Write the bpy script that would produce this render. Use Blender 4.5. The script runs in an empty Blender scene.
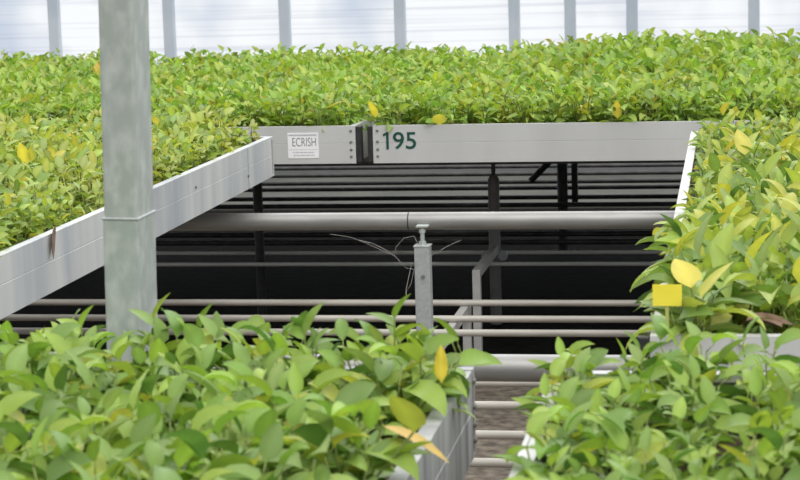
import bpy, bmesh, math, random
import numpy as np
from mathutils import Vector, Matrix

PI = math.pi
SC = bpy.context.scene
C = SC.collection
rnd = random.Random(195)

# ------------------------------------------------------------------ camera
F, H = 2000.0, 1.65
YAW, PITCH, ROLL = math.atan(335 / 2000), math.atan(295 / 2000), -0.028
fw = Vector((-math.sin(YAW) * math.cos(PITCH), math.cos(YAW) * math.cos(PITCH), -math.sin(PITCH)))
r0 = Vector((math.cos(YAW), math.sin(YAW), 0))
u0 = r0.cross(fw)
rt = math.cos(ROLL) * r0 + math.sin(ROLL) * u0
up = rt.cross(fw)
EYE = Vector((0, 0, H))


def ray(x, y): return rt * ((x - 400) / F) + up * ((240 - y) / F) + fw
def at_z(x, y, z):
    d = ray(x, y); return EYE + d * ((z - H) / d.z)
def at_y(x, y, Y):
    d = ray(x, y); return EYE + d * (Y / d.y)
def proj(p):
    q = Vector(p) - EYE; d = q.dot(fw)
    return 400 + F * q.dot(rt) / d, 240 - F * q.dot(up) / d, d


cd = bpy.data.cameras.new('camera')
cam = bpy.data.objects.new('camera', cd); C.objects.link(cam)
M = Matrix((rt, up, -fw)).transposed().to_4x4(); M.translation = EYE
cam.matrix_world = M
cd.sensor_width = 36; cd.lens = 36 * F / 800; cd.clip_start = 0.05; cd.clip_end = 200
cd.dof.use_dof = True; cd.dof.focus_distance = 5.6; cd.dof.aperture_fstop = 13
SC.camera = cam

# ------------------------------------------------------------------ materials
def newmat(name):
    m = bpy.data.materials.new(name); m.use_nodes = True
    nt = m.node_tree
    return m, nt, nt.nodes, nt.links, nt.nodes['Principled BSDF']


def noisy(name, c1, c2, scale, rough=0.5, metal=0.0, detail=4, stretch=(1, 1, 1), lo=0.3, hi=0.7, bump=0.0, kind='noise', spec=0.5):
    m, nt, N, L, b = newmat(name)
    tc = N.new('ShaderNodeTexCoord'); mp = N.new('ShaderNodeMapping')
    mp.inputs['Scale'].default_value = stretch
    L.new(tc.outputs['Object'], mp.inputs['Vector'])
    if kind == 'noise':
        t = N.new('ShaderNodeTexNoise'); t.inputs['Scale'].default_value = scale; t.inputs['Detail'].default_value = detail
        out = t.outputs['Fac']
    else:
        t = N.new('ShaderNodeTexVoronoi'); t.inputs['Scale'].default_value = scale
        sp = N.new('ShaderNodeSeparateColor'); L.new(t.outputs['Color'], sp.inputs[0]); out = sp.outputs[0]
    L.new(mp.outputs[0], t.inputs['Vector'])
    r = N.new('ShaderNodeValToRGB')
    r.color_ramp.elements[0].position = lo; r.color_ramp.elements[1].position = hi
    r.color_ramp.elements[0].color = (*c1, 1); r.color_ramp.elements[1].color = (*c2, 1)
    L.new(out, r.inputs[0]); L.new(r.outputs[0], b.inputs['Base Color'])
    b.inputs['Roughness'].default_value = rough; b.inputs['Metallic'].default_value = metal
    b.inputs['Specular IOR Level'].default_value = spec
    if bump:
        bp = N.new('ShaderNodeBump'); bp.inputs['Strength'].default_value = bump; bp.inputs['Distance'].default_value = 0.01
        L.new(out, bp.inputs['Height']); L.new(bp.outputs[0], b.inputs['Normal'])
    return m


MAT = {}
MAT['alu'] = noisy('aluminium', (.50, .505, .51), (.585, .59, .59), 5, .45, .1, 5, (1, 1, .25))
MAT['alu_worn'] = noisy('worn_aluminium', (.37, .40, .44), (.60, .62, .61), 3.2, .5, .1, 6, (1, 2.2, .35), .32, .68)
MAT['alu_dull'] = noisy('dull_aluminium', (.20, .21, .22), (.44, .45, .45), 6, .5, .15, 5, (1, 4, .2), .35, .65)
MAT['galv'] = noisy('galvanised_steel', (.36, .40, .385), (.52, .55, .535), 38, .5, .12, 6, (1, 1, .6), .42, .72)
MAT['galv_small'] = noisy('galvanised_tube', (.36, .39, .40), (.50, .52, .53), 90, .5, .3, 3, (1, 1, 1), .2, .8)
MAT['pipe'] = noisy('steel_pipe', (.24, .24, .235), (.40, .395, .385), 9, .4, .4, 7, (.5, 3, 3), .25, .75)
MAT['heat'] = noisy('painted_heating_pipe', (.40, .375, .33), (.56, .535, .49), 5, .4, 0, 6, (.5, 3, 3), .3, .6)
MAT['heat_lightened'] = noisy('lightened_heating_pipe', (.66, .66, .63), (.78, .78, .75), 5, .35, 0, 6, (.5, 3, 3), .3, .6)  # heating pipe paint lightened, puts a lit line into shaded pipes
MAT['grey_paint'] = noisy('grey_painted_steel', (.50, .50, .49), (.62, .62, .61), 12, .5, 0)
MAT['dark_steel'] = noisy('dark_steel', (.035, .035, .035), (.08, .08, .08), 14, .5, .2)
MAT['mid_steel'] = noisy('weathered_steel', (.16, .155, .15), (.26, .25, .245), 10, .5, .3)
MAT['rubber'] = noisy('black_plastic', (.012, .012, .012), (.03, .03, .032), 30, .5)
MAT['soil'] = noisy('dark_soil', (.05, .032, .02), (.13, .085, .055), 60, .9, 0, 8, bump=.6)
MAT['ground'] = noisy('bare_earth', (.09, .075, .06), (.26, .22, .175), 22, .95, 0, 10, bump=.5, lo=.35, hi=.68)
MAT['shaded_earth'] = noisy('shade_darkened_earth', (.004, .004, .004), (.013, .012, .010), 18, .9, 0, 8, bump=.3, spec=.05)  # shade under the back benches put into the earth colour
MAT['concrete'] = noisy('pale_concrete', (.085, .088, .08), (.13, .13, .115), 3, .9, 0, 8)
MAT['kerb'] = noisy('kerb_concrete', (.13, .135, .14), (.18, .185, .19), 2, .9, 0, 8)
MAT['wallpost'] = noisy('pale_grey_post', (.46, .52, .60), (.56, .61, .68), 3, .6)
MAT['paper'] = noisy('white_paper', (.80, .81, .84), (.88, .88, .90), 8, .6)
MAT['ink'] = noisy('grey_ink', (.20, .21, .25), (.26, .27, .31), 30, .7)
MAT['paleink'] = noisy('pale_grey_ink', (.42, .43, .47), (.50, .51, .55), 30, .7)
MAT['green_ink'] = noisy('dark_green_lettering', (.004, .055, .04), (.006, .075, .055), 30, .4)
MAT['yellow'] = noisy('yellow_card', (.88, .74, .05), (.92, .80, .08), 12, .6)
MAT['stick'] = noisy('pale_stick', (.40, .42, .12), (.48, .5, .16), 12, .6)
MAT['dry'] = noisy('dry_brown_leaf', (.13, .075, .05), (.30, .20, .15), 40, .85)
MAT['web'] = noisy('cobweb_silk', (.50, .48, .46), (.6, .58, .55), 20, .8)
MAT['stem'] = noisy('plant_stem', (.16, .22, .05), (.24, .30, .08), 40, .6)


def leafmat(name, transl=.30, rough=.42):
    m, nt, N, L, b = newmat(name)
    a = N.new('ShaderNodeAttribute'); a.attribute_name = 'leaf_tint'
    oi = N.new('ShaderNodeObjectInfo')
    tc = N.new('ShaderNodeTexCoord'); nz = N.new('ShaderNodeTexNoise')
    nz.inputs['Scale'].default_value = 38; nz.inputs['Detail'].default_value = 3
    L.new(tc.outputs['Object'], nz.inputs['Vector'])
    geo = N.new('ShaderNodeNewGeometry')
    hs = N.new('ShaderNodeHueSaturation')
    mr = N.new('ShaderNodeMapRange'); mr.inputs['To Min'].default_value = .78; mr.inputs['To Max'].default_value = 1.22
    L.new(nz.outputs['Fac'], mr.inputs['Value']); L.new(mr.outputs[0], hs.inputs['Value'])
    mh = N.new('ShaderNodeMapRange'); mh.inputs['To Min'].default_value = .488; mh.inputs['To Max'].default_value = .508
    L.new(oi.outputs['Random'], mh.inputs['Value']); L.new(mh.outputs[0], hs.inputs['Hue'])
    L.new(a.outputs['Color'], hs.inputs['Color']); hs.inputs['Saturation'].default_value = .93
    mx = N.new('ShaderNodeMixRGB'); mx.blend_type = 'MIX'
    mx.inputs[2].default_value = (.27, .38, .10, 1)          # paler matt underside
    ms = N.new('ShaderNodeMath'); ms.operation = 'MULTIPLY'; ms.inputs[1].default_value = .38
    L.new(geo.outputs['Backfacing'], ms.inputs[0]); L.new(ms.outputs[0], mx.inputs[0]); L.new(hs.outputs[0], mx.inputs[1])
    L.new(mx.outputs[0], b.inputs['Base Color'])
    b.inputs['Roughness'].default_value = rough
    b.inputs['Specular IOR Level'].default_value = .32
    tr = N.new('ShaderNodeBsdfTranslucent')
    br = N.new('ShaderNodeMixRGB'); br.blend_type = 'MULTIPLY'; br.inputs[0].default_value = 1; br.inputs[2].default_value = (1.25, 1.25, .7, 1)
    L.new(mx.outputs[0], br.inputs[1]); L.new(br.outputs[0], tr.inputs['Color'])
    mix = N.new('ShaderNodeMixShader'); mix.inputs[0].default_value = transl
    L.new(b.outputs[0], mix.inputs[1]); L.new(tr.outputs[0], mix.inputs[2])
    L.new(mix.outputs[0], N['Material Output'].inputs['Surface'])
    return m


MAT['leaf'] = leafmat('green_leaf')


def wallmat():
    m, nt, N, L, b = newmat('ribbed_translucent_sheet')
    tc = N.new('ShaderNodeTexCoord')
    n1 = N.new('ShaderNodeTexNoise'); n1.inputs['Scale'].default_value = .9; n1.inputs['Detail'].default_value = 3
    L.new(tc.outputs['Object'], n1.inputs['Vector'])
    r1 = N.new('ShaderNodeValToRGB'); e = r1.color_ramp.elements
    e[0].position = .36; e[0].color = (.60, .66, .76, 1); e[1].position = .54; e[1].color = (.95, .96, .97, 1)
    L.new(n1.outputs['Fac'], r1.inputs[0])
    mp = N.new('ShaderNodeMapping'); mp.inputs['Scale'].default_value = (.5, 1, 42)
    L.new(tc.outputs['Object'], mp.inputs['Vector'])
    n2 = N.new('ShaderNodeTexNoise'); n2.inputs['Scale'].default_value = 1; n2.inputs['Detail'].default_value = 2
    L.new(mp.outputs[0], n2.inputs['Vector'])
    r2 = N.new('ShaderNodeValToRGB'); e = r2.color_ramp.elements
    e[0].position = .30; e[0].color = (.82, .83, .86, 1); e[1].position = .5; e[1].color = (1, 1, 1, 1)
    L.new(n2.outputs['Fac'], r2.inputs[0])
    mu = N.new('ShaderNodeMixRGB'); mu.blend_type = 'MULTIPLY'; mu.inputs[0].default_value = 1
    L.new(r1.outputs[0], mu.inputs[1]); L.new(r2.outputs[0], mu.inputs[2])
    tr = N.new('ShaderNodeBsdfTranslucent'); L.new(mu.outputs[0], tr.inputs['Color'])
    df = N.new('ShaderNodeBsdfDiffuse'); L.new(mu.outputs[0], df.inputs['Color'])
    mix = N.new('ShaderNodeMixShader'); mix.inputs[0].default_value = .3
    L.new(tr.outputs[0], mix.inputs[1]); L.new(df.outputs[0], mix.inputs[2])
    L.new(mix.outputs[0], N['Material Output'].inputs['Surface'])
    return m


MAT['sheet'] = wallmat()

# ------------------------------------------------------------------ helpers
def bx(bm, x0, x1, y0, y1, z0, z1):
    v = [bm.verts.new(p) for p in ((x0, y0, z0), (x1, y0, z0), (x1, y1, z0), (x0, y1, z0), (x0, y0, z1), (x1, y0, z1), (x1, y1, z1), (x0, y1, z1))]
    for q in ((3, 2, 1, 0), (4, 5, 6, 7), (0, 1, 5, 4), (1, 2, 6, 5), (2, 3, 7, 6), (3, 0, 4, 7)):
        bm.faces.new([v[i] for i in q])


def tube(bm, pts, rad, seg=16, cap=True):
    pts = [Vector(p) for p in pts]; rings = []
    rads = rad if isinstance(rad, (list, tuple)) else [rad] * len(pts)
    for i, p in enumerate(pts):
        d = (pts[min(i + 1, len(pts) - 1)] - pts[max(i - 1, 0)]).normalized()
        a = d.cross(Vector((0, 0, 1)) if abs(d.z) < .9 else Vector((1, 0, 0))).normalized(); b = d.cross(a)
        rings.append([bm.verts.new(p + (a * math.cos(2 * PI * k / seg) + b * math.sin(2 * PI * k / seg)) * rads[i]) for k in range(seg)])
    for A, B in zip(rings, rings[1:]):
        for k in range(seg):
            bm.faces.new((A[k], A[(k + 1) % seg], B[(k + 1) % seg], B[k]))
    if cap:
        bm.faces.new(rings[0][::-1]); bm.faces.new(rings[-1])


def extrude_profile(bm, prof, ax, a0, a1, fn):
    """prof: closed 2-D outline (u,v); fn(u,v,s)->xyz"""
    A = [bm.verts.new(fn(u, v, a0)) for u, v in prof]; B = [bm.verts.new(fn(u, v, a1)) for u, v in prof]
    n = len(prof)
    for k in range(n):
        bm.faces.new((A[k], A[(k + 1) % n], B[(k + 1) % n], B[k]))
    bm.faces.new(A[::-1]); bm.faces.new(B)


def obj(name, bm, mat, parent=None, smooth=False, bevel=0):
    me = bpy.data.meshes.new(name)
    bmesh.ops.recalc_face_normals(bm, faces=bm.faces[:])
    bm.to_mesh(me); bm.free(); me.materials.append(mat)
    if smooth:
        for p in me.polygons: p.use_smooth = True
        me.set_sharp_from_angle(angle=math.radians(40))
    o = bpy.data.objects.new(name, me); C.objects.link(o)
    if parent: o.parent = parent
    if bevel:
        b = o.modifiers.new('bevel', 'BEVEL'); b.width = bevel; b.segments = 2; b.limit_method = 'ANGLE'
    return o


def tag(o, label=None, cat=None, group=None, kind=None):
    if label: o['label'] = label
    if cat: o['category'] = cat
    if group: o['group'] = group
    if kind: o['kind'] = kind
    return o


def thing(name, loc, label, cat, group=None):
    o = bpy.data.objects.new(name, None); C.objects.link(o); o.location = loc
    o.empty_display_size = .05
    return tag(o, label, cat, group)


def text_part(name, s, size, mat, parent, loc, thick=.0006, width=None, bold=0.0):
    c = bpy.data.curves.new(name, 'FONT'); c.body = s; c.size = size; c.extrude = thick; c.resolution_u = 6; c.offset = bold
    t = bpy.data.objects.new(name, c); C.objects.link(t)
    bpy.context.view_layer.update()
    me = bpy.data.meshes.new_from_object(t)
    bpy.data.objects.remove(t)
    n = len(me.vertices); co = np.empty(n * 3); me.vertices.foreach_get('co', co); co = co.reshape(-1, 3)
    co[:, :2] -= co[:, :2].min(0)
    if width: co[:, 0] *= width / co[:, 0].max()
    new = np.stack([co[:, 0], -co[:, 2], co[:, 1]], 1)          # stand it up facing -Y
    me.vertices.foreach_set('co', new.ravel()); me.update()
    me.materials.clear(); me.materials.append(mat); me.name = name
    o = bpy.data.objects.new(name, me); C.objects.link(o); o.parent = parent; o.location = loc
    return o


# ------------------------------------------------------------------ setting
bm = bmesh.new(); bx(bm, -9, 7, -1.5, 7.6, -.1, 0)
tag(obj('floor', bm, MAT['ground']), kind='structure')
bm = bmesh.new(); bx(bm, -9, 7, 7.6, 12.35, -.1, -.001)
tag(obj('floor_shaded', bm, MAT['shaded_earth']), kind='structure')  # floor strip coloured near black to carry the shade below the benches
bm = bmesh.new(); bx(bm, -9, 7, 12.35, 14.3, -.1, .012)
tag(obj('floor_aisle', bm, MAT['concrete']), kind='structure')
WY = 14.2
bm = bmesh.new()
v = [bm.verts.new(p) for p in ((-9, WY, .6), (7, WY, .6), (7, WY, 4.2), (-9, WY, 4.2))]; bm.faces.new(v)
tag(obj('wall_back', bm, MAT['sheet']), kind='structure')
bm = bmesh.new(); bx(bm, -9, 7, WY - .06, WY + .06, 0, .61)
tag(obj('baseboard_back', bm, MAT['kerb'], bevel=.008), kind='structure')
for k, px in enumerate((-63, 53, 168, 284, 399.5, 514, 570, 632, 754, 872)):
    p = at_y(px, 25, WY - .08); bm = bmesh.new()
    w = .039
    bx(bm, p.x - w, p.x + w, WY - .075, WY - .012, 0.60, 4.2)
    tag(obj('trim_%d' % (k + 1), bm, MAT['wallpost'], bevel=.004), kind='structure')

# ------------------------------------------------------------------ benches
ZT, ZB = .99, .85


def rail_profile():
    # u: 0 outer face .. inward ; v: height.  lip on top, groove half way, foot below
    h = ZT - ZB
    return [(0, 0), (.030, 0), (.030, .006), (.010, .006), (.010, h - .012), (.024, h - .012), (.024, h), (0, h),
            (0, h * .55), (.0009, h * .545), (.0009, h * .535), (0, h * .53)]


def bolt(bm, p, ax, r=.0052):
    p = Vector(p); d = Vector(ax)
    tube(bm, (p, p + d * .003, p + d * .005), (r, r, r * .6), 10)


def bench(x0, x1, y0, y1, label, mat='alu', caps=(), bolts=(), runner=None, joints=()):
    cx, cy = (x0 + x1) / 2, (y0 + y1) / 2
    t = thing('plant_bench', (cx, cy, ZB), label, 'bench', 'aluminium rolling plant benches')
    X0, X1, Y0, Y1 = x0 - cx, x1 - cx, y0 - cy, y1 - cy
    pr = rail_profile()
    rails = {}
    for side, (a0, a1, fn) in {
            'near': (X0, X1, lambda u, v, s: (s, Y0 + u, v)), 'far': (X0, X1, lambda u, v, s: (s, Y1 - u, v)),
            'left': (Y0 + .0305, Y1 - .0305, lambda u, v, s: (X0 + u, s, v)), 'right': (Y0 + .0305, Y1 - .0305, lambda u, v, s: (X1 - u, s, v))}.items():
        bm = bmesh.new(); extrude_profile(bm, pr, 0, a0, a1, fn)
        rails[side] = obj('side_rail', bm, MAT[mat], t)
    bm = bmesh.new(); bx(bm, X0 + .031, X1 - .031, Y0 + .031, Y1 - .031, .001, .012); obj('tray_floor', bm, MAT['alu'], t)
    # lumpy growing medium
    bm = bmesh.new(); nx, ny = 26, 56; g = []
    for j in range(ny + 1):
        g.append([bm.verts.new((X0 + .032 + (X1 - X0 - .064) * i / nx, Y0 + .032 + (Y1 - Y0 - .064) * j / ny, .098 + rnd.uniform(-.006, .008))) for i in range(nx + 1)])
    for j in range(ny):
        for i in range(nx): bm.faces.new((g[j][i], g[j][i + 1], g[j + 1][i + 1], g[j + 1][i]))
    obj('growing_medium', bm, MAT['soil'], t, True)
    if runner:
        for s in (-1, 1):
            bm = bmesh.new(); xx = s * (x1 - x0) * .27
            bx(bm, xx - .02, xx + .02, runner[0] - cy, runner[1] - cy, -.0895, .0005); obj('bearer', bm, MAT['dark_steel'], t)
    for cxn, sg in caps:      # black plastic corner piece at a near corner
        bm = bmesh.new(); xa = (X0 if cxn == 'left' else X1); d = -1 if cxn == 'left' else 1
        bx(bm, min(xa, xa + d * .021), max(xa, xa + d * .021), Y0 + .0005, Y0 + sg, .002, .138)
        tag(obj('corner_cap', bm, MAT['rubber'], t, bevel=.003), 'black corner cap')
    for side, s, hs in bolts:
        for hgt in hs:
            bm = bmesh.new()
            p, ax = {'near': ((s - cx, Y0, hgt), (0, -1, 0)), 'right': ((X1, s - cy, hgt), (1, 0, 0)), 'far': ((s - cx, Y1, hgt), (0, 1, 0)),
                     'left': ((X0, s - cy, hgt), (-1, 0, 0))}[side]
            bolt(bm, p, ax); obj('bolt', bm, MAT['mid_steel'], rails[side], True)
    for s in joints:
        bm = bmesh.new(); bx(bm, X1 - .001, X1 + .0015, s - cy - .003, s - cy + .003, .001, .139)
        obj('joint_strip', bm, MAT['galv'], rails['right'])
    return t, rails, (cx, cy)


HB = (.027, .052, .081, .122)
BENCH = {}
fx0 = at_z(372, 126, ZT).x
FY = 7.28
sx1 = at_y(355.5, 140, FY).x
b195, r195, c195 = bench(fx0, fx0 + 1.62, FY, 10.88, 'white aluminium plant bench numbered 195 in dark green figures', caps=(('left', .045),),
                         bolts=(('near', fx0 + .017, HB),), runner=(8.5, 10.8))
bsg, rsg, csg = bench(sx1 - 1.62, sx1, FY, 10.88, 'aluminium plant bench with white paper notice, left of the numbered bench', caps=(('right', .045),),
                      bolts=(('near', sx1 - .017, HB),), runner=(8.5, 10.8))
bench(sx1 - 1.62 - .075 - 1.62, sx1 - 1.62 - .075, FY, 10.88, 'far plant bench at the back left, mostly hidden by leaves', runner=(8.5, 10.8))
bench(fx0 + 1.695, fx0 + 1.695 + 1.62, FY, 10.88, 'far plant bench at the back right corner, hidden by leaves', runner=(8.5, 10.8))
LX = -1.605
bench(LX - 1.62, LX, 3.315, 6.915, 'plant bench with worn long grey side rail behind the tall steel post', 'alu_worn',
      bolts=(('far', LX - .016, HB), ('right', 6.52, (.045,)), ('right', 5.85, (.09,))), joints=(6.53,), runner=(4.0, 6.72))
RX = -.135
bench(RX, RX + 1.62, 3.315, 6.915, 'plant bench on the right with white rail and yellow card', 'alu', caps=(('left', .05),), runner=(4.0, 6.72))
GX, GY = -.40, 3.06
bench(GX - 1.62, GX, GY - 3.6, GY, 'nearest plant bench at lower left, grey rail end showing beside the gap', 'alu_dull',
      bolts=(('far', GX - .016, HB), ('right', GY - .02, HB)), runner=(-.4, 2.6))
HX = -.275
bench(HX, HX + 1.62, GY - 3.6, GY - .02, 'nearest plant bench at lower right with leafy plants over its rail', 'alu', runner=(-.4, 2.6))

# number and notice on the rails
p = at_y(383, 149.7, FY); q = at_y(416.3, 148.7, FY); p9 = at_y(393.2, 149.5, FY)
hn = at_y(383, 132.4, FY).z - p.z
o = text_part('bench_number', '95', .07, MAT['green_ink'], r195['near'], (p.x - c195[0], FY - c195[1] - .0007, p.z - ZB + .001), width=q.x - p9.x, bold=.0006)
hh = max(v.co.z for v in o.data.vertices)
for v in o.data.vertices: v.co.z *= hn / hh; v.co.x += p9.x - p.x
bm = bmesh.new(); bm.from_mesh(o.data)
one = [(.013, 0), (.0225, 0), (.0225, hn), (.0145, hn), (0, hn * .86), (.0035, hn * .75), (.013, hn * .84)]
extrude_profile(bm, one, 0, -.0006, .0006, lambda u, v, s_: (u, s_, v))
bm.to_mesh(o.data); bm.free()
tag(o, 'dark green number 195')
a = at_y(287.5, 133, FY); b = at_y(319, 158.2, FY)
bm = bmesh.new(); bx(bm, a.x - csg[0], b.x - csg[0], FY - csg[1] - .0016, FY - csg[1] - .0002, b.z - ZB, a.z - ZB)
notice = tag(obj('paper_notice', bm, MAT['paper'], rsg['near'], bevel=.0004), 'white paper notice with thin grey lettering')
W, HT = b.x - a.x, a.z - b.z; nx, nz, ny = a.x - csg[0], b.z - ZB, FY - csg[1] - .0018
o = text_part('notice_lettering', 'ECRISH', .04, MAT['ink'], notice, (nx + W * .15, ny, nz + HT * .47), .0003, width=W * .77, bold=0.0)
hh = max(v.co.z for v in o.data.vertices)
for v in o.data.vertices: v.co.z *= HT * .34 / hh
for (u0_, u1_, vv, th, mm) in ((.03, .95, .88, .06, 'paleink'), (.04, .96, .33, .018, 'paleink')):
    bm = bmesh.new(); bx(bm, nx + W * u0_, nx + W * u1_, ny - .0002, ny + .0004, nz + HT * vv, nz + HT * (vv + th))
    obj('notice_rule', bm, MAT[mm], notice)
for vv, u0_, u1_ in ((.21, .16, .86), (.10, .18, .86)):      # small unreadable print
    bm = bmesh.new(); u = u0_
    while u < u1_:
        w = rnd.uniform(.03, .09); bx(bm, nx + W * u, nx + W * min(u + w, u1_), ny - .0002, ny + .0004, nz + HT * vv, nz + HT * (vv + .045)); u += w + .018
    obj('notice_print', bm, MAT['paleink'], notice)

# ------------------------------------------------------------------ pipes
ZR = .73
def roller(Y, label, couple=None, rad=.03):
    t = thing('roller_pipe', (-1, Y, ZR), label, 'pipe', 'thick roller pipes under the benches')
    bm = bmesh.new(); tube(bm, ((-3.4, 0, 0), (3.1, 0, 0)), rad, 28); obj('pipe_body', bm, MAT['pipe'], t, True)
    if couple is not None:
        bm = bmesh.new(); tube(bm, ((couple + 1 - .002, 0, 0), (couple + 1 + .002, 0, 0)), rad + .0006, 28)
        tag(obj('pipe_joint', bm, MAT['dark_steel'], t, True), 'dark joint line round the pipe')
RY = at_z(420, 221, ZR).y
roller(RY, 'thick grey steel pipe crossing the gap just below the numbered bench', couple=at_z(409, 221, ZR).x)
RY2 = at_z(510, 368, ZR).y
roller(RY2, 'thick grey pipe nearest the front, showing between the two front benches')
roller(10.62, 'thick roller pipe under the far end of the back benches', rad=.03)

ZH = .29
hy = [463, 435, 405.5, 383, 333, 319, 303, 264, 252.5, 242, 234, 205, 197.5, 188, 182, 174, 166.5]
ordn = ['first', 'second', 'third', 'fourth', 'fifth', 'sixth', 'seventh', 'eighth', 'ninth', 'tenth', 'eleventh', 'twelfth', 'thirteenth',
        'fourteenth', 'fifteenth', 'sixteenth', 'seventeenth', 'eighteenth', 'nineteenth', 'twentieth']
hY = [at_z(500, y, ZH).y for y in hy]
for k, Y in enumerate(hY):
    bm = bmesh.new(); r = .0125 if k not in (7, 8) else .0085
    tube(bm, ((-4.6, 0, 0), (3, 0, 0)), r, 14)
    o = obj('heating_pipe', bm, MAT['heat'] if k < 7 else MAT['heat_lightened'] if k < 9 else MAT['dark_steel'], None, True)  # rear pipes coloured dark as backlit, two before them lightened against the shade
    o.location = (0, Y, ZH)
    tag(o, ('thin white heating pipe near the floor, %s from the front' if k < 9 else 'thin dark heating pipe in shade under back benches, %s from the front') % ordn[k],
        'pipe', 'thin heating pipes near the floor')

DY = (hY[7] + hY[8]) / 2
roller(DY, 'thick roller pipe hidden behind the numbered rail', rad=.03)


def pipe_stand(px0, px1, Y0, Y1, leg_at, label, mat, ztop=None):
    """flat-bar rest: rail along Y under the pipes, flat legs down to the floor"""
    X = at_y(px0[0], px0[1], Y0).x
    t = thing('pipe_stand', (X, Y0, 0), label, 'stand')
    zt_ = ztop or ZH - .0127
    bm = bmesh.new(); bx(bm, -.015, .015, 0, Y1 - Y0, zt_ - .035, zt_); obj('rest_bar', bm, MAT[mat], t, bevel=.002)
    for yy in leg_at:
        bm = bmesh.new(); bx(bm, -.016, .016, yy - Y0 - .005, yy - Y0 + .03, 0.001, zt_ - .001); obj('leg', bm, MAT[mat], t, bevel=.002)
    return t
ya, yb = at_z(433, 318, ZH).y, at_z(449, 300, ZH).y + .02
pipe_stand((433, 318), None, ya - .5, yb, (yb - .03,), 'pale flat bar pipe stand behind the short grey post', 'grey_paint')
pipe_stand((476, 270), None, 7.74, 8.40, (7.744,), 'grey flat bar bracket with tall leg beside the round dark post', 'grey_paint', at_y(476, 270, 7.74).z)

# short adjustable post in front of the roller pipe
pp = at_y(422.5, 240, RY - .062)
t = thing('support_post', (pp.x, RY - .062, 0), 'short square galvanised post with screw top below the thick pipe', 'post', 'posts under the roller pipes')
ztop = at_y(422.5, 246, RY - .062).z
bm = bmesh.new(); bx(bm, -.026, .026, -.026, .026, 0, ztop); obj('tube', bm, MAT['galv_small'], t, bevel=.003)
bm = bmesh.new(); bx(bm, -.028, .028, -.028, .028, ztop - .0005, ztop + .004); obj('cap_plate', bm, MAT['galv'], t, bevel=.001)
zs = at_y(421, 226, RY - .062).z
bm = bmesh.new(); tube(bm, ((0, 0, ztop + .004), (0, 0, zs)), .0075, 12)
tube(bm, ((0, 0, ztop + .004), (0, 0, ztop + .016)), .0135, 6)
tube(bm, ((0, 0, zs - .022), (0, 0, zs - .012)), .012, 6)
obj('screw', bm, MAT['galv'], t, True)
bm = bmesh.new(); bx(bm, -.02, .02, -.012, .0315, zs - .004, zs + .002); obj('saddle_plate', bm, MAT['galv'], t, bevel=.001)
bm = bmesh.new(); tube(bm, ((.003, -.026, ztop - .10), (.003, -.030, ztop - .10)), .007, 12); obj('bolt', bm, MAT['mid_steel'], t, True)

# darker posts under the back benches
def dark_post(px, py, Y, ztop, r, mat, label, neck=True, clamp=None, brace=False):
    p_ = at_y(px, py, Y)
    t = thing('support_post', (p_.x, Y, 0), label, 'post', 'posts under the roller pipes')
    bm = bmesh.new(); tube(bm, ((0, 0, 0), (0, 0, ztop - .02), (0, 0, ztop)), (r, r, r * .6), 18); obj('tube', bm, MAT[mat], t, True)
    if neck:
        bm = bmesh.new(); tube(bm, ((0, 0, ztop), (0, 0, ZR - .0295)), r * .38, 12); obj('screw', bm, MAT['dark_steel'], t, True)
    if clamp:
        for s in (-1, 1):
            bm = bmesh.new(); tube(bm, ((s * (r + .012), -.028, clamp), (s * (r + .012), .0, clamp)), .021, 14)
            bx(bm, min(s * r * .8, s * (r + .012)), max(s * r * .8, s * (r + .012)), -.015, 0, clamp - .01, clamp + .01)
            tag(obj('clamp', bm, MAT['galv_small'], t, True), 'pale clamp half')
    if brace:
        bm = bmesh.new(); bx(bm, .05, .082, -.02, .02, ztop - .42, ztop - .09); bx(bm, -.05, .082, -.026, .026, ztop - .13, ztop - .09); obj('side_bracket', bm, MAT[mat], t, bevel=.003)
        bm = bmesh.new(); tube(bm, ((-.005, 0, ztop - .10), (-.07, 0, ztop - .18), (-.17, 0, ztop - .28)), .018, 10); obj('brace', bm, MAT[mat], t, True)
zq = at_y(494, 175, DY).z
dark_post(494.5, 230, DY, zq, .025, 'mid_steel', 'round dark grey post under the right half of the numbered bench', clamp=at_y(494, 255, DY).z)
dark_post(258.5, 215, DY, .69, .021, 'rubber', 'black post in the shade by the far corner of the left bench', neck=False)
dark_post(562.5, 190, 10.62, .66, .028, 'rubber', 'black post with side bracket and slanting brace under the numbered bench', brace=True)

# tall rectangular post
PY = 3.14
ea, eb = at_y(97.5, 0, PY), at_y(107, 333, PY)
ec = at_y(131.5, 0, PY)
w = ec.x - ea.x
tilt = (ea.x - eb.x) / (ea.z - eb.z)
zc = 1.2
xm = eb.x + (zc - eb.z) * tilt
t = thing('roof_post', (xm - zc * tilt, PY, 0), 'tall rectangular galvanised steel post rising in front of the left bench', 'post')
t.rotation_euler.y = math.atan(tilt)
D = .10
zw = at_y(105, 218, PY).z
bm = bmesh.new(); bx(bm, 0, w, 0, D, 0, 3.6); obj('shaft', bm, MAT['galv'], t, bevel=.004)
bm = bmesh.new(); bx(bm, -.0015, w + .0015, -.0015, D + .0015, .0, zw); tag(obj('sleeve', bm, MAT['galv'], t, bevel=.003), 'lower sleeve of the post, edge raised')
bm = bmesh.new(); bx(bm, -.003, w + .003, -.003, D + .003, zw - .003, zw + .0015); obj('weld_band', bm, MAT['galv_small'], t, bevel=.002)

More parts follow.
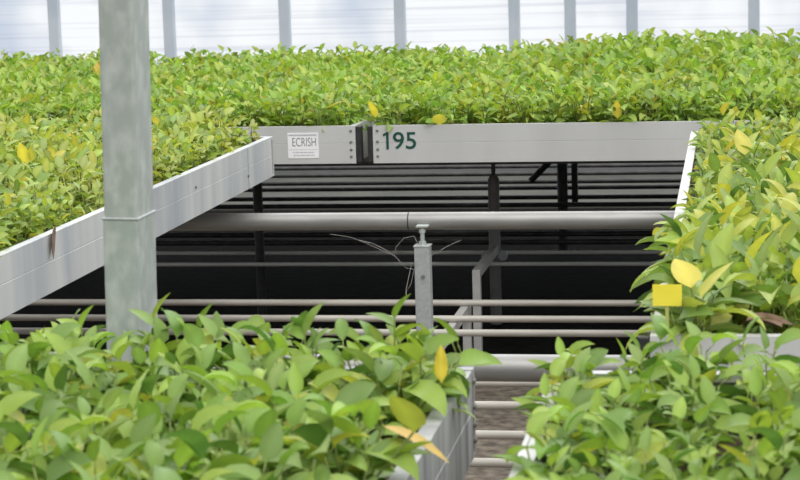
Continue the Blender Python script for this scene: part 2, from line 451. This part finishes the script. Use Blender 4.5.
# ------------------------------------------------------------------ plants
PAL = {
    'front': [((.16, .29, .035), 5), ((.24, .37, .04), 5), ((.09, .19, .035), 4), ((.29, .42, .045), 3), ((.19, .30, .08), 3), ((.40, .42, .05), .8)],
    'left': [((.33, .43, .06), 5), ((.40, .47, .08), 5), ((.22, .34, .05), 3), ((.29, .38, .12), 3), ((.50, .50, .06), 1.2), ((.13, .22, .04), 1.4)],
    'right': [((.30, .41, .05), 5), ((.37, .46, .07), 5), ((.17, .29, .05), 4), ((.27, .36, .13), 3), ((.52, .50, .05), 1.8), ((.09, .17, .04), 2.2)],
    'back': [((.26, .42, .04), 5), ((.33, .46, .05), 4), ((.18, .34, .04), 4), ((.14, .26, .05), 2), ((.43, .47, .06), 1)],
}


def pick(pal, R):
    tot = sum(w for _, w in pal); x = R.uniform(0, tot)
    for c, w in pal:
        x -= w
        if x <= 0: break
    k = R.uniform(.82, 1.14) * 1.08
    return tuple(min(1, v * k * R.uniform(.95, 1.05)) for v in c)


def leaf_geo(P, nu):
    base, az, el, L, Wd, fold, curl, rl, col = P
    V, Fc, Cl = [], [], []
    pos = Vector(base); ang = el
    side = Vector((-math.sin(az), math.cos(az), 0))
    for i in range(nu + 1):
        tt = i / nu
        d = Vector((math.cos(ang) * math.cos(az), math.cos(ang) * math.sin(az), math.sin(ang)))
        n = side.cross(d) * -1
        n = d.cross(side)
        s = (side * math.cos(rl) + n * math.sin(rl)); n2 = d.cross(s)
        wdt = Wd * .5 * max(.03, 2.68 * (tt ** .55) * ((1 - tt) ** .95))
        f = math.sin(fold)
        for q in (-1, 0, 1):
            V.append(pos + s * (q * wdt * math.cos(fold)) + n2 * (abs(q) * wdt * f))
            k = 1.28 if q == 0 else 1.0
            Cl.append((col[0] * k, col[1] * k, col[2] * k, 1))
        pos = pos + d * (L / nu); ang -= curl / nu
    for i in range(nu):
        a = i * 3
        Fc.append((a, a + 1, a + 4, a + 3)); Fc.append((a + 1, a + 2, a + 5, a + 4))
    return V, Fc, Cl


def plant_params(seed, pal, height=.15, spread=1.0, n_stem=4, Lr=(.052, .082), wr=(.47, .63), eb=0.0):
    R = random.Random(seed); leaves = []; stems = []
    for s in range(n_stem):
        az = 2 * PI * (s + R.uniform(-.3, .3)) / n_stem; lean = R.uniform(.1, .45) * spread
        h = height * R.uniform(.62, 1.05)
        b0 = Vector((math.cos(az) * .012, math.sin(az) * .012, -.006))
        top = Vector((math.cos(az) * h * lean, math.sin(az) * h * lean, h))
        mid = b0.lerp(top, .5) + Vector((R.uniform(-.006, .006), R.uniform(-.006, .006), 0))
        stems.append((b0, mid, top, .0022))
        la = R.uniform(0, 2 * PI); n = R.choice((4, 5, 5, 6))
        for k in range(n):
            u = .22 + .78 * k / (n - 1)
            p = (b0 * (1 - u) ** 2 + mid * 2 * u * (1 - u) + top * u * u)
            la += 2.4 + R.uniform(-.5, .5)
            el = R.uniform(-.15, .75) + eb if k < n - 1 else R.uniform(.7, 1.3)
            L = R.uniform(*Lr) * (1 if k < n - 1 else R.uniform(.62, .95)); Wd = L * R.uniform(*wr)
            pet = R.uniform(.008, .02)
            d = Vector((math.cos(el) * math.cos(la), math.cos(el) * math.sin(la), math.sin(el)))
            pb = p + d * pet
            stems.append((p, p.lerp(pb, .5), pb, .0011))
            leaves.append((pb, la, el, L, Wd, R.uniform(.15, .75), R.uniform(.2, 1.4), R.uniform(-.75, .75), pick(pal, R)))
    return leaves, stems


def build_arrays(params, nu, with_stems):
    V, Fc, Cl = [], [], []
    leaves, stems = params
    for P in leaves:
        v, f, c = leaf_geo(P, nu); o = len(V)
        V += v; Cl += c; Fc += [tuple(i + o for i in q) for q in f]
    if with_stems:
        for b0, mid, top, r in stems:
            if r < .002: continue
            o = len(V)
            for p in (b0, mid, top):
                for k in range(3): V.append(p + Vector((math.cos(2.1 * k), math.sin(2.1 * k), 0)) * r); Cl.append((.17, .23, .06, 1))
            for i in range(2):
                for k in range(3): Fc.append((o + i * 3 + k, o + i * 3 + (k + 1) % 3, o + i * 3 + 3 + (k + 1) % 3, o + i * 3 + 3 + k))
    return np.array([tuple(v) for v in V], dtype=np.float32), np.array(Fc, dtype=np.int32), np.array(Cl, dtype=np.float32)


def mesh_np(name, V, Fc, Cl, mat):
    me = bpy.data.meshes.new(name); n, m = len(V), len(Fc)
    me.vertices.add(n); me.vertices.foreach_set('co', V.ravel())
    me.loops.add(m * 4); me.loops.foreach_set('vertex_index', Fc.ravel())
    me.polygons.add(m); me.polygons.foreach_set('loop_start', np.arange(0, m * 4, 4, dtype=np.int32))
    me.polygons.foreach_set('use_smooth', np.ones(m, dtype=bool))
    me.update(calc_edges=True)
    ca = me.color_attributes.new('leaf_tint', 'FLOAT_COLOR', 'POINT'); ca.data.foreach_set('color', Cl.ravel())
    me.materials.append(mat)
    return me


def stem_mesh(stems):
    bm = bmesh.new()
    for b0, mid, top, r in stems: tube(bm, (b0, mid, top), (r, r * .9, r * .7), 5)
    me = bpy.data.meshes.new('stem'); bm.to_mesh(me); bm.free(); me.materials.append(MAT['stem'])
    for p in me.polygons: p.use_smooth = True
    return me


NV = 9
VAR = {}
for pi, (pn, pal) in enumerate(PAL.items()):
    VAR[pn] = []
    for k in range(NV):
        par = plant_params(1000 * pi + k, pal, *{'front': (.112, 1.2, 4 + (k % 3 == 0), (.050, .090), (.45, .62)), 'left': (.105, 1.2, 6, (.040, .062), (.48, .64)),
                                               'right': (.100, 1.3, 4 + (k % 2), (.066, .104), (.38, .50), -.08), 'back': (.125, 1.15, 6, (.042, .066), (.48, .64))}[pn])
        V, Fc, Cl = build_arrays(par, 6, False)
        greens = Cl[:, :3].mean(0)
        VAR[pn].append(dict(par=par, fol=mesh_np('foliage', V, Fc, Cl, MAT['leaf']), stem=stem_mesh(par[1]), low=build_arrays(par, 4, True), hue=greens[0] / greens[1]))

ZS = ZB + .103
SP = .088
# (bench key, palette, x0,x1, ya,yb, from which corner rows are counted)
zones = [
    ('front left bench', 'front', GX - 1.62, GX, 1.55, GY, 'far', 'right'),
    ('front right bench', 'front', HX, HX + 1.62, 1.55, GY - .02, 'far', 'left'),
    ('right bench', 'right', RX, RX + 1.62, 3.315, 6.915, 'near', 'left'),
    ('left bench', 'left', LX - 1.62, LX, 3.315, 6.915, 'far', 'right'),
    ('sign', 'back', sx1 - 1.62, sx1, FY, 10.88, 'near', 'right'),
    ('195', 'back', fx0, fx0 + 1.62, FY, 10.88, 'near', 'left'),
    ('far l', 'back', sx1 - 3.315, sx1 - 1.695, FY, 10.88, 'near', 'left'),
    ('far r', 'back', fx0 + 1.695, fx0 + 3.315, FY, 10.88, 'near', 'left'),
]
spots = []
for zn, pal, x0, x1, ya_, yb_, rf, cf in zones:
    nx_ = int((x1 - x0 - .11) / SP) + 1; ny_ = int((yb_ - ya_ - .11) / SP) + 1
    for j in range(ny_):
        for i in range(nx_):
            X = (x0 + .055 + i * SP) if cf == 'left' else (x1 - .055 - i * SP)
            Y = (ya_ + .055 + j * SP) if rf == 'near' else (yb_ - .055 - j * SP)
            X += rnd.uniform(-.02, .02); Y += rnd.uniform(-.02, .02)
            vis = False; dep = 0
            for dx, dz in ((0, 0), (-.09, .1), (.09, .1), (0, .17), (0, .06)):
                sx, sy, dep = proj((X + dx, Y, ZS + dz))
                if -12 < sx < 812 and -12 < sy < 492: vis = True
            sc = rnd.uniform(.82, 1.15) * (.92 if zn.startswith('front') else 1.0)
            spots.append(dict(z=zn, pal=pal, x=X, y=Y, row=j, col=i, dep=dep, vis=vis, rz=rnd.uniform(0, 2 * PI), s=sc, v=rnd.randrange(NV), rf=rf, cf=cf, used=False))

# taller growth along the back right and some tall shoots
for s in spots:
    if s['z'] in ('195', 'far r') and s['y'] > 8.6 and s['x'] > -.9: s['s'] *= 1.16
    if s['z'] in ('sign', 'far l') or (s['z'] == '195' and s['x'] <= -.9): s['s'] *= .93
    if s['z'] == 'front right bench': s['s'] *= .84 if s['x'] < .1 else .95
    if s['z'] in ('left bench', 'right bench') and s['col'] == 0 and s['y'] > 4.3: s['s'] *= .72; s['x'] += .022 * (1 if s['cf'] == 'left' else -1)
    if s['z'] == 'right bench' and s['col'] == 0 and s['y'] < 4.3: s['x'] += .004
    if s['z'] == 'right bench': s['s'] *= 1 - .24 * min(1, max(0, (s['y'] - 3.6) / 2.4))
    if s['z'] in ('195', 'sign') and s['row'] == 0: s['y'] += .035; s['s'] *= .92
    if s['z'] == 'front left bench' and s['col'] == 0: s['x'] -= .006 if s['y'] > 2.8 else .035; s['s'] *= .98 if s['y'] > 2.8 else .74
    if s['z'] == 'front right bench' and s['col'] == 0:
        if s['y'] < 2.5: s['x'] += .004; s['s'] *= .95
        else: s['x'] += .004
    if s['z'] == 'right bench':
        s['y'] += .05
        if s['row'] == 0: s['s'] *= .85
        if s['row'] < 2 and s['x'] < RX + .20: s['y'] += .05
    if s['z'] == 'front left bench' and s['row'] == 0: s['s'] *= .9

# plants with something of their own: (px, py, zone, leaf colour, label, leaf el, length, azimuth)
special = [
    (373, 108, '195', (.85, .68, .03), 'leafy plant with upright yellow leaf above the black corner caps', 1.2, .075, -2.0),
    (439, 118, '195', (.78, .70, .06), 'leafy plant with broad yellow leaf on the rail just right of the number', 1.0, .06, -1.45),
    (617, 108, '195', (.80, .68, .05), 'leafy plant with upright yellow leaf above the right part of the white rail', 1.25, .08, -1.6),
    (335, 103, 'sign', (.55, .50, .04), 'leafy plant with olive yellow leaf above the paper notice', .5, .085, .0),
    (684, 270, 'right bench', (.88, .64, .07), 'plant with round orange-yellow leaf behind the yellow card', .9, .065, 2.2),
    (714, 276, 'right bench', (.62, .57, .03), 'plant with long mustard leaf right of the yellow card', .9, .085, .5),
    (441, 360, 'front left bench', (.75, .62, .05), 'plant with narrow upright yellow leaf near the short grey post', 1.25, .07, -1.4),
    (418, 437, 'front left bench', (.70, .36, .03), 'plant with drooping orange-yellow leaf by the grey rail end', -.25, .10, -.3),
    (97, 67, 'left bench', (.85, .42, .05), 'plant with orange leaf beside the left edge of the tall post', 1.2, .09, 1.5),
    (405, 408, 'front left bench', (.33, .38, .04), 'plant with broad olive-yellow leaf near right edge of front left bench', 1.0, .078, -1.9),
    (742, 140, 'right bench', (.70, .55, .08), 'plant with withered yellow leaf in upper part of right bench', 1.1, .085, 2.0),
    (23, 152, 'left bench', (.78, .66, .06), 'plant with small yellow leaf at left edge of left bench', 1.2, .085, -1.5),
]
px_of = {q[4]: q[0] for q in special}
WR = {439: .95, 441: .28, 617: .45, 714: .4, 684: .9, 418: .3, 373: .5, 23: .45, 97: .4}
xr = {z[0]: (z[2], z[3]) for z in zones}
chosen = []
zmin = {z[0]: z[4] + .055 for z in zones}
for px, py, zn, col, lab, el, L, az in special:
    g = at_z(px, py, ZS + (.14 if el > 0 else .09))
    s = min((s for s in spots if s['z'] == zn and not s['used']), key=lambda s: (s['x'] - g.x) ** 2 + (s['y'] - g.y) ** 2)
    s['used'] = True; s['special'] = (col, lab, el, L, az); yl = max(g.y, zmin[zn] - .04) if zn in ('195', 'sign') else (2.74 if px == 441 else g.y)
    if px in (439, 617, 373): yl = zmin[zn] - (.062 if px == 439 else .045)
    g = at_y(px, py, yl); s['s'] = 1.0; s['hg'] = g.z - ZS - L * .5 * math.sin(el)
    s['x'], s['y'] = g.x - math.cos(az) * (.03 + L * .5 * math.cos(el)), max(yl - math.sin(az) * .03, zmin[zn])
    s['x'] = min(max(s['x'], xr[zn][0] + .06), xr[zn][1] - .075)
    s['lb'] = (g.x - math.cos(az) * L * .5 * math.cos(el) - s['x'], yl - math.sin(az) * L * .5 * math.cos(el) - s['y'])
    chosen.append(s)
# tall shoots standing above the front left bench
for px, py, lab in ((80, 304, 'plant with tall two-leaved shoot left of the tall steel post'), (153, 297, 'plant with tall upright shoot against the foot of the tall steel post'),
                    (304, 311, 'plant with single tall leafy shoot against the white heating pipes'), (394, 296, 'plant with tall spreading shoot just left of the short grey post')):
    gy = GY - .09; g = at_y(px, py, gy)
    s = min((s for s in spots if s['z'] == 'front left bench' and not s['used']), key=lambda s: (s['x'] - g.x) ** 2 + (s['y'] - gy) ** 2)
    s['used'] = True; s['tall'] = lab; s['x'], s['y'] = g.x, gy; s['hgt'] = g.z - ZS - .035; chosen.append(s)

for s in spots:
    for q in chosen:
        if 'special' in q and not s['used'] and q['special'][3] > .06 and abs(s['x'] - q['x']) < .085 and -.12 < s['y'] - q['y'] < .03 and q['z'] != 'left bench':
            s['s'] *= .72
vis = sorted((s for s in spots if s['vis'] and not s['used']), key=lambda s: s['dep'])
for s in vis[:298 - len(chosen)]:
    s['used'] = True; chosen.append(s)


def nth(k): return ordn[k] if k < len(ordn) else '%dth' % (k + 1)


def place(name, s, par=None, label=None):
    t = thing(name, (s['x'], s['y'], ZS - .002), label, 'plant', 'small leafy plants on the near benches')
    t.rotation_euler.z = s['rz']; t.scale = (s['s'],) * 3
    v = VAR[s['pal']][s['v']]
    for nm in ('foliage', 'stem'):
        o = bpy.data.objects.new(nm, v['fol'] if nm == 'foliage' else v['stem']); C.objects.link(o); o.parent = t
    return t, v


labels = {}
for s in chosen:
    v = VAR[s['pal']][s['v']]
    hue = v['hue']
    tint = 'deep green' if hue < .60 else ('bright green' if hue < .70 else 'yellow-green')
    rowtxt = {'far': '%s row from far end', 'near': '%s row from front end'}[s['rf']] % nth(s['row'])
    coltxt = '%s from %s' % (nth(s['col']), 'right' if s['cf'] == 'right' else 'left')
    lab = '%s leafy plant, %s, %s, %s' % (tint, rowtxt, coltxt, s['z'])
    if 'special' in s: lab = s['special'][1]
    if 'tall' in s: lab = s['tall']
    t, v = place('leafy_plant', s, label=lab)
    if 'special' in s:
        col, lab, el, L, az = s['special']
        hgt = s['hg']
        sp_ = (Vector((math.cos(az) * .03, math.sin(az) * .03, hgt)), az - s['rz'], el, L / s['s'], L * WR.get(px_of[lab], .6) / s['s'], .2, .4, 0, col)
        a0 = az - s['rz']
        bx_, by_ = s['lb']; cr, sr = math.cos(-s['rz']), math.sin(-s['rz'])
        base = Vector((bx_ * cr - by_ * sr, bx_ * sr + by_ * cr, hgt)); sp_ = (base,) + sp_[1:]
        V, Fc, Cl = leaf_geo(sp_, 6)
        me = mesh_np('yellow_leaf', np.array([tuple(q) for q in V], dtype=np.float32), np.array(Fc, dtype=np.int32), np.array(Cl, dtype=np.float32), MAT['leaf'])
        o = bpy.data.objects.new('yellow_leaf', me); C.objects.link(o); o.parent = t; tag(o, 'yellowed leaf')
        bm = bmesh.new(); tube(bm, ((0, 0, 0), base * .6, base), .0016, 5); obj('leaf_stalk', bm, MAT['stem'], t, True)
    if 'tall' in s:
        R = random.Random(int(s['x'] * 1000)); hgt = s['hgt'] / s['s']; a0 = R.uniform(0, 6)
        V, Fc, Cl = [], [], []
        for k in range(4):
            u = (.62, .78, .92, 1)[k]; az = (0 if k % 2 else PI) + R.uniform(-.5, .5) - s['rz']
            P = (Vector((0, 0, hgt * u)), az, R.uniform(.35, .7) if k < 3 else 1.2, R.uniform(.055, .075), .034, .3, .5, R.uniform(-.4, .4), pick(PAL['front'], R))
            a_, f_, c_ = leaf_geo(P, 6); o_ = len(V); V += a_; Cl += c_; Fc += [tuple(i + o_ for i in q) for q in f_]
        me = mesh_np('shoot_leaves', np.array([tuple(q) for q in V], dtype=np.float32), np.array(Fc, dtype=np.int32), np.array(Cl, dtype=np.float32), MAT['leaf'])
        o = bpy.data.objects.new('shoot_leaves', me); C.objects.link(o); o.parent = t
        bm = bmesh.new(); tube(bm, ((0, 0, 0), (.004, 0, hgt * .5), (0, 0, hgt)), (.0022, .002, .0015), 6); obj('shoot_stem', bm, MAT['stem'], t, True)

# everything smaller than those: one mass
Vs, Fs, Cs = [], [], []; off = 0
for s in spots:
    if s['used'] or not s['vis']: continue
    V, Fc, Cl = VAR[s['pal']][s['v']]['low']
    c, n = math.cos(s['rz']), math.sin(s['rz'])
    Rm = np.array(((c, -n, 0), (n, c, 0), (0, 0, 1)), dtype=np.float32) * s['s']
    Vs.append(V @ Rm.T + np.array((s['x'], s['y'], ZS - .002), dtype=np.float32)); Fs.append(Fc + off); off += len(V)
    k = np.array((rnd.uniform(.86, 1.14), rnd.uniform(.9, 1.1), rnd.uniform(.8, 1.2), 1), dtype=np.float32); Cs.append(Cl * k)
me = mesh_np('leafy_plants', np.concatenate(Vs), np.concatenate(Fs), np.concatenate(Cs), MAT['leaf'])
o = bpy.data.objects.new('leafy_plants', me); C.objects.link(o)
tag(o, 'dense mass of small green plants filling the benches farther back', 'plants', kind='stuff')
print('PLANTS', len(chosen), len(Vs), 'max depth', max(s['dep'] for s in chosen if 'special' not in s), {z[0]: sum(1 for s in chosen if s['z'] == z[0]) for z in zones})

# ------------------------------------------------------------------ small things
CY = 3.338
p = at_y(667, 305, CY)
t = thing('plant_tag', (p.x, CY, ZS), 'bright yellow rectangular card on a stick at front of right bench', 'tag')
a, b = at_y(652.5, 284.5, CY), at_y(682, 306, CY)
bm = bmesh.new(); bx(bm, a.x - p.x, b.x - p.x, -.0006, .0006, b.z - ZS, a.z - ZS); o = obj('card', bm, MAT['yellow'], t)
bm = bmesh.new(); bx(bm, -.003, .003, .0007, .003, -.02, b.z - ZS + .02); obj('stick', bm, MAT['stick'], t)

# dry leaf hanging over the left rail
p = at_y(51, 246, 4.6); d = ray(51, 246); p = EYE + d * ((LX + .004) / d.x)
V, Fc, Cl = leaf_geo((Vector((0, 0, .035)), -1.57, -1.35, .085, .038, .5, -.3, 1.2, (.2, .13, .1)), 8)
me = mesh_np('dry_leaf', np.array([tuple(q) for q in V], dtype=np.float32), np.array(Fc, dtype=np.int32), np.array(Cl, dtype=np.float32), MAT['dry'])
o = bpy.data.objects.new('dry_leaf', me); C.objects.link(o); o.location = (LX + .012, p.y + .02, p.z + .012)
tag(o, 'curled brown dry leaf hanging on the left bench rail', 'leaf')
# dry leaves on the right bench's soil
for k, (px, py, az, lab) in enumerate(((745, 322, .2, 'brown dry leaf lying on soil at front of right bench'), (782, 326, 2.6, 'brown dry leaf at right end of front rail, right bench'))):
    p = at_z(px, py, ZT + .01)
    V, Fc, Cl = leaf_geo((Vector((0, 0, 0)), az, .1, .085, .05, .3, .4, .2, (.2, .13, .1)), 8)
    me = mesh_np('dry_leaf', np.array([tuple(q) for q in V], dtype=np.float32), np.array(Fc, dtype=np.int32), np.array(Cl, dtype=np.float32), MAT['dry'])
    o = bpy.data.objects.new('dry_leaf', me); C.objects.link(o); o.location = (p.x, p.y, ZT + .008); tag(o, lab, 'leaf')

# cobweb strands by the short post
bm = bmesh.new(); wy = RY - .07
def strand(pts, r=.0006):
    tube(bm, [at_y(x, y, wy) for x, y in pts], r, 5)
strand(((418, 244), (414, 236), (404, 238), (396, 247), (394, 255), (406, 268), (418, 270)))
strand(((358, 240), (372, 243), (386, 250), (394, 256)))
strand(((412, 262), (409, 276), (406, 290), (407, 299)), .0009)
strand(((414, 270), (411, 284), (405, 294)), .0007)
strand(((431, 256), (446, 247), (461, 240)))
strand(((330, 234), (350, 237), (366, 243), (390, 254)), .0005)
tag(obj('cobweb', bm, MAT['web']), 'dusty cobweb strands trailing from the short grey post', 'cobweb')

# ------------------------------------------------------------------ light
wd = bpy.data.worlds.new('overcast sky'); SC.world = wd; wd.use_nodes = True
N, L = wd.node_tree.nodes, wd.node_tree.links
bg = N['Background']
tc = N.new('ShaderNodeTexCoord'); sx = N.new('ShaderNodeSeparateXYZ'); L.new(tc.outputs['Generated'], sx.inputs[0])
rp = N.new('ShaderNodeValToRGB'); e = rp.color_ramp.elements
e[0].position = .02; e[0].color = (.42, .45, .50, 1); e[1].position = .6; e[1].color = (1.0, 1.0, 1.0, 1)
x = rp.color_ramp.elements.new(0.0); x.color = (.05, .05, .05, 1)
L.new(sx.outputs['Z'], rp.inputs[0]); 
mrY = N.new('ShaderNodeMapRange'); mrY.inputs['From Min'].default_value = .1; mrY.inputs['From Max'].default_value = .9
mrY.inputs['To Min'].default_value = 1; mrY.inputs['To Max'].default_value = 3.5; L.new(sx.outputs['Y'], mrY.inputs['Value'])
vm = N.new('ShaderNodeMixRGB'); vm.blend_type = 'MULTIPLY'; vm.inputs[0].default_value = 1
L.new(rp.outputs[0], vm.inputs[1]); L.new(mrY.outputs[0], vm.inputs[2])
L.new(vm.outputs[0], bg.inputs['Color']); bg.inputs['Strength'].default_value = 1.0
sd = bpy.data.lights.new('soft_sun', 'SUN'); sd.energy = 2.3; sd.angle = math.radians(60); sd.color = (1, .97, .90)
so = bpy.data.objects.new('soft_sun', sd); C.objects.link(so)
so.rotation_euler = Vector((-.42, .62, -1)).to_track_quat('-Z', 'Y').to_euler()
SC.view_settings.view_transform = 'Standard'
SC.view_settings.exposure = 0
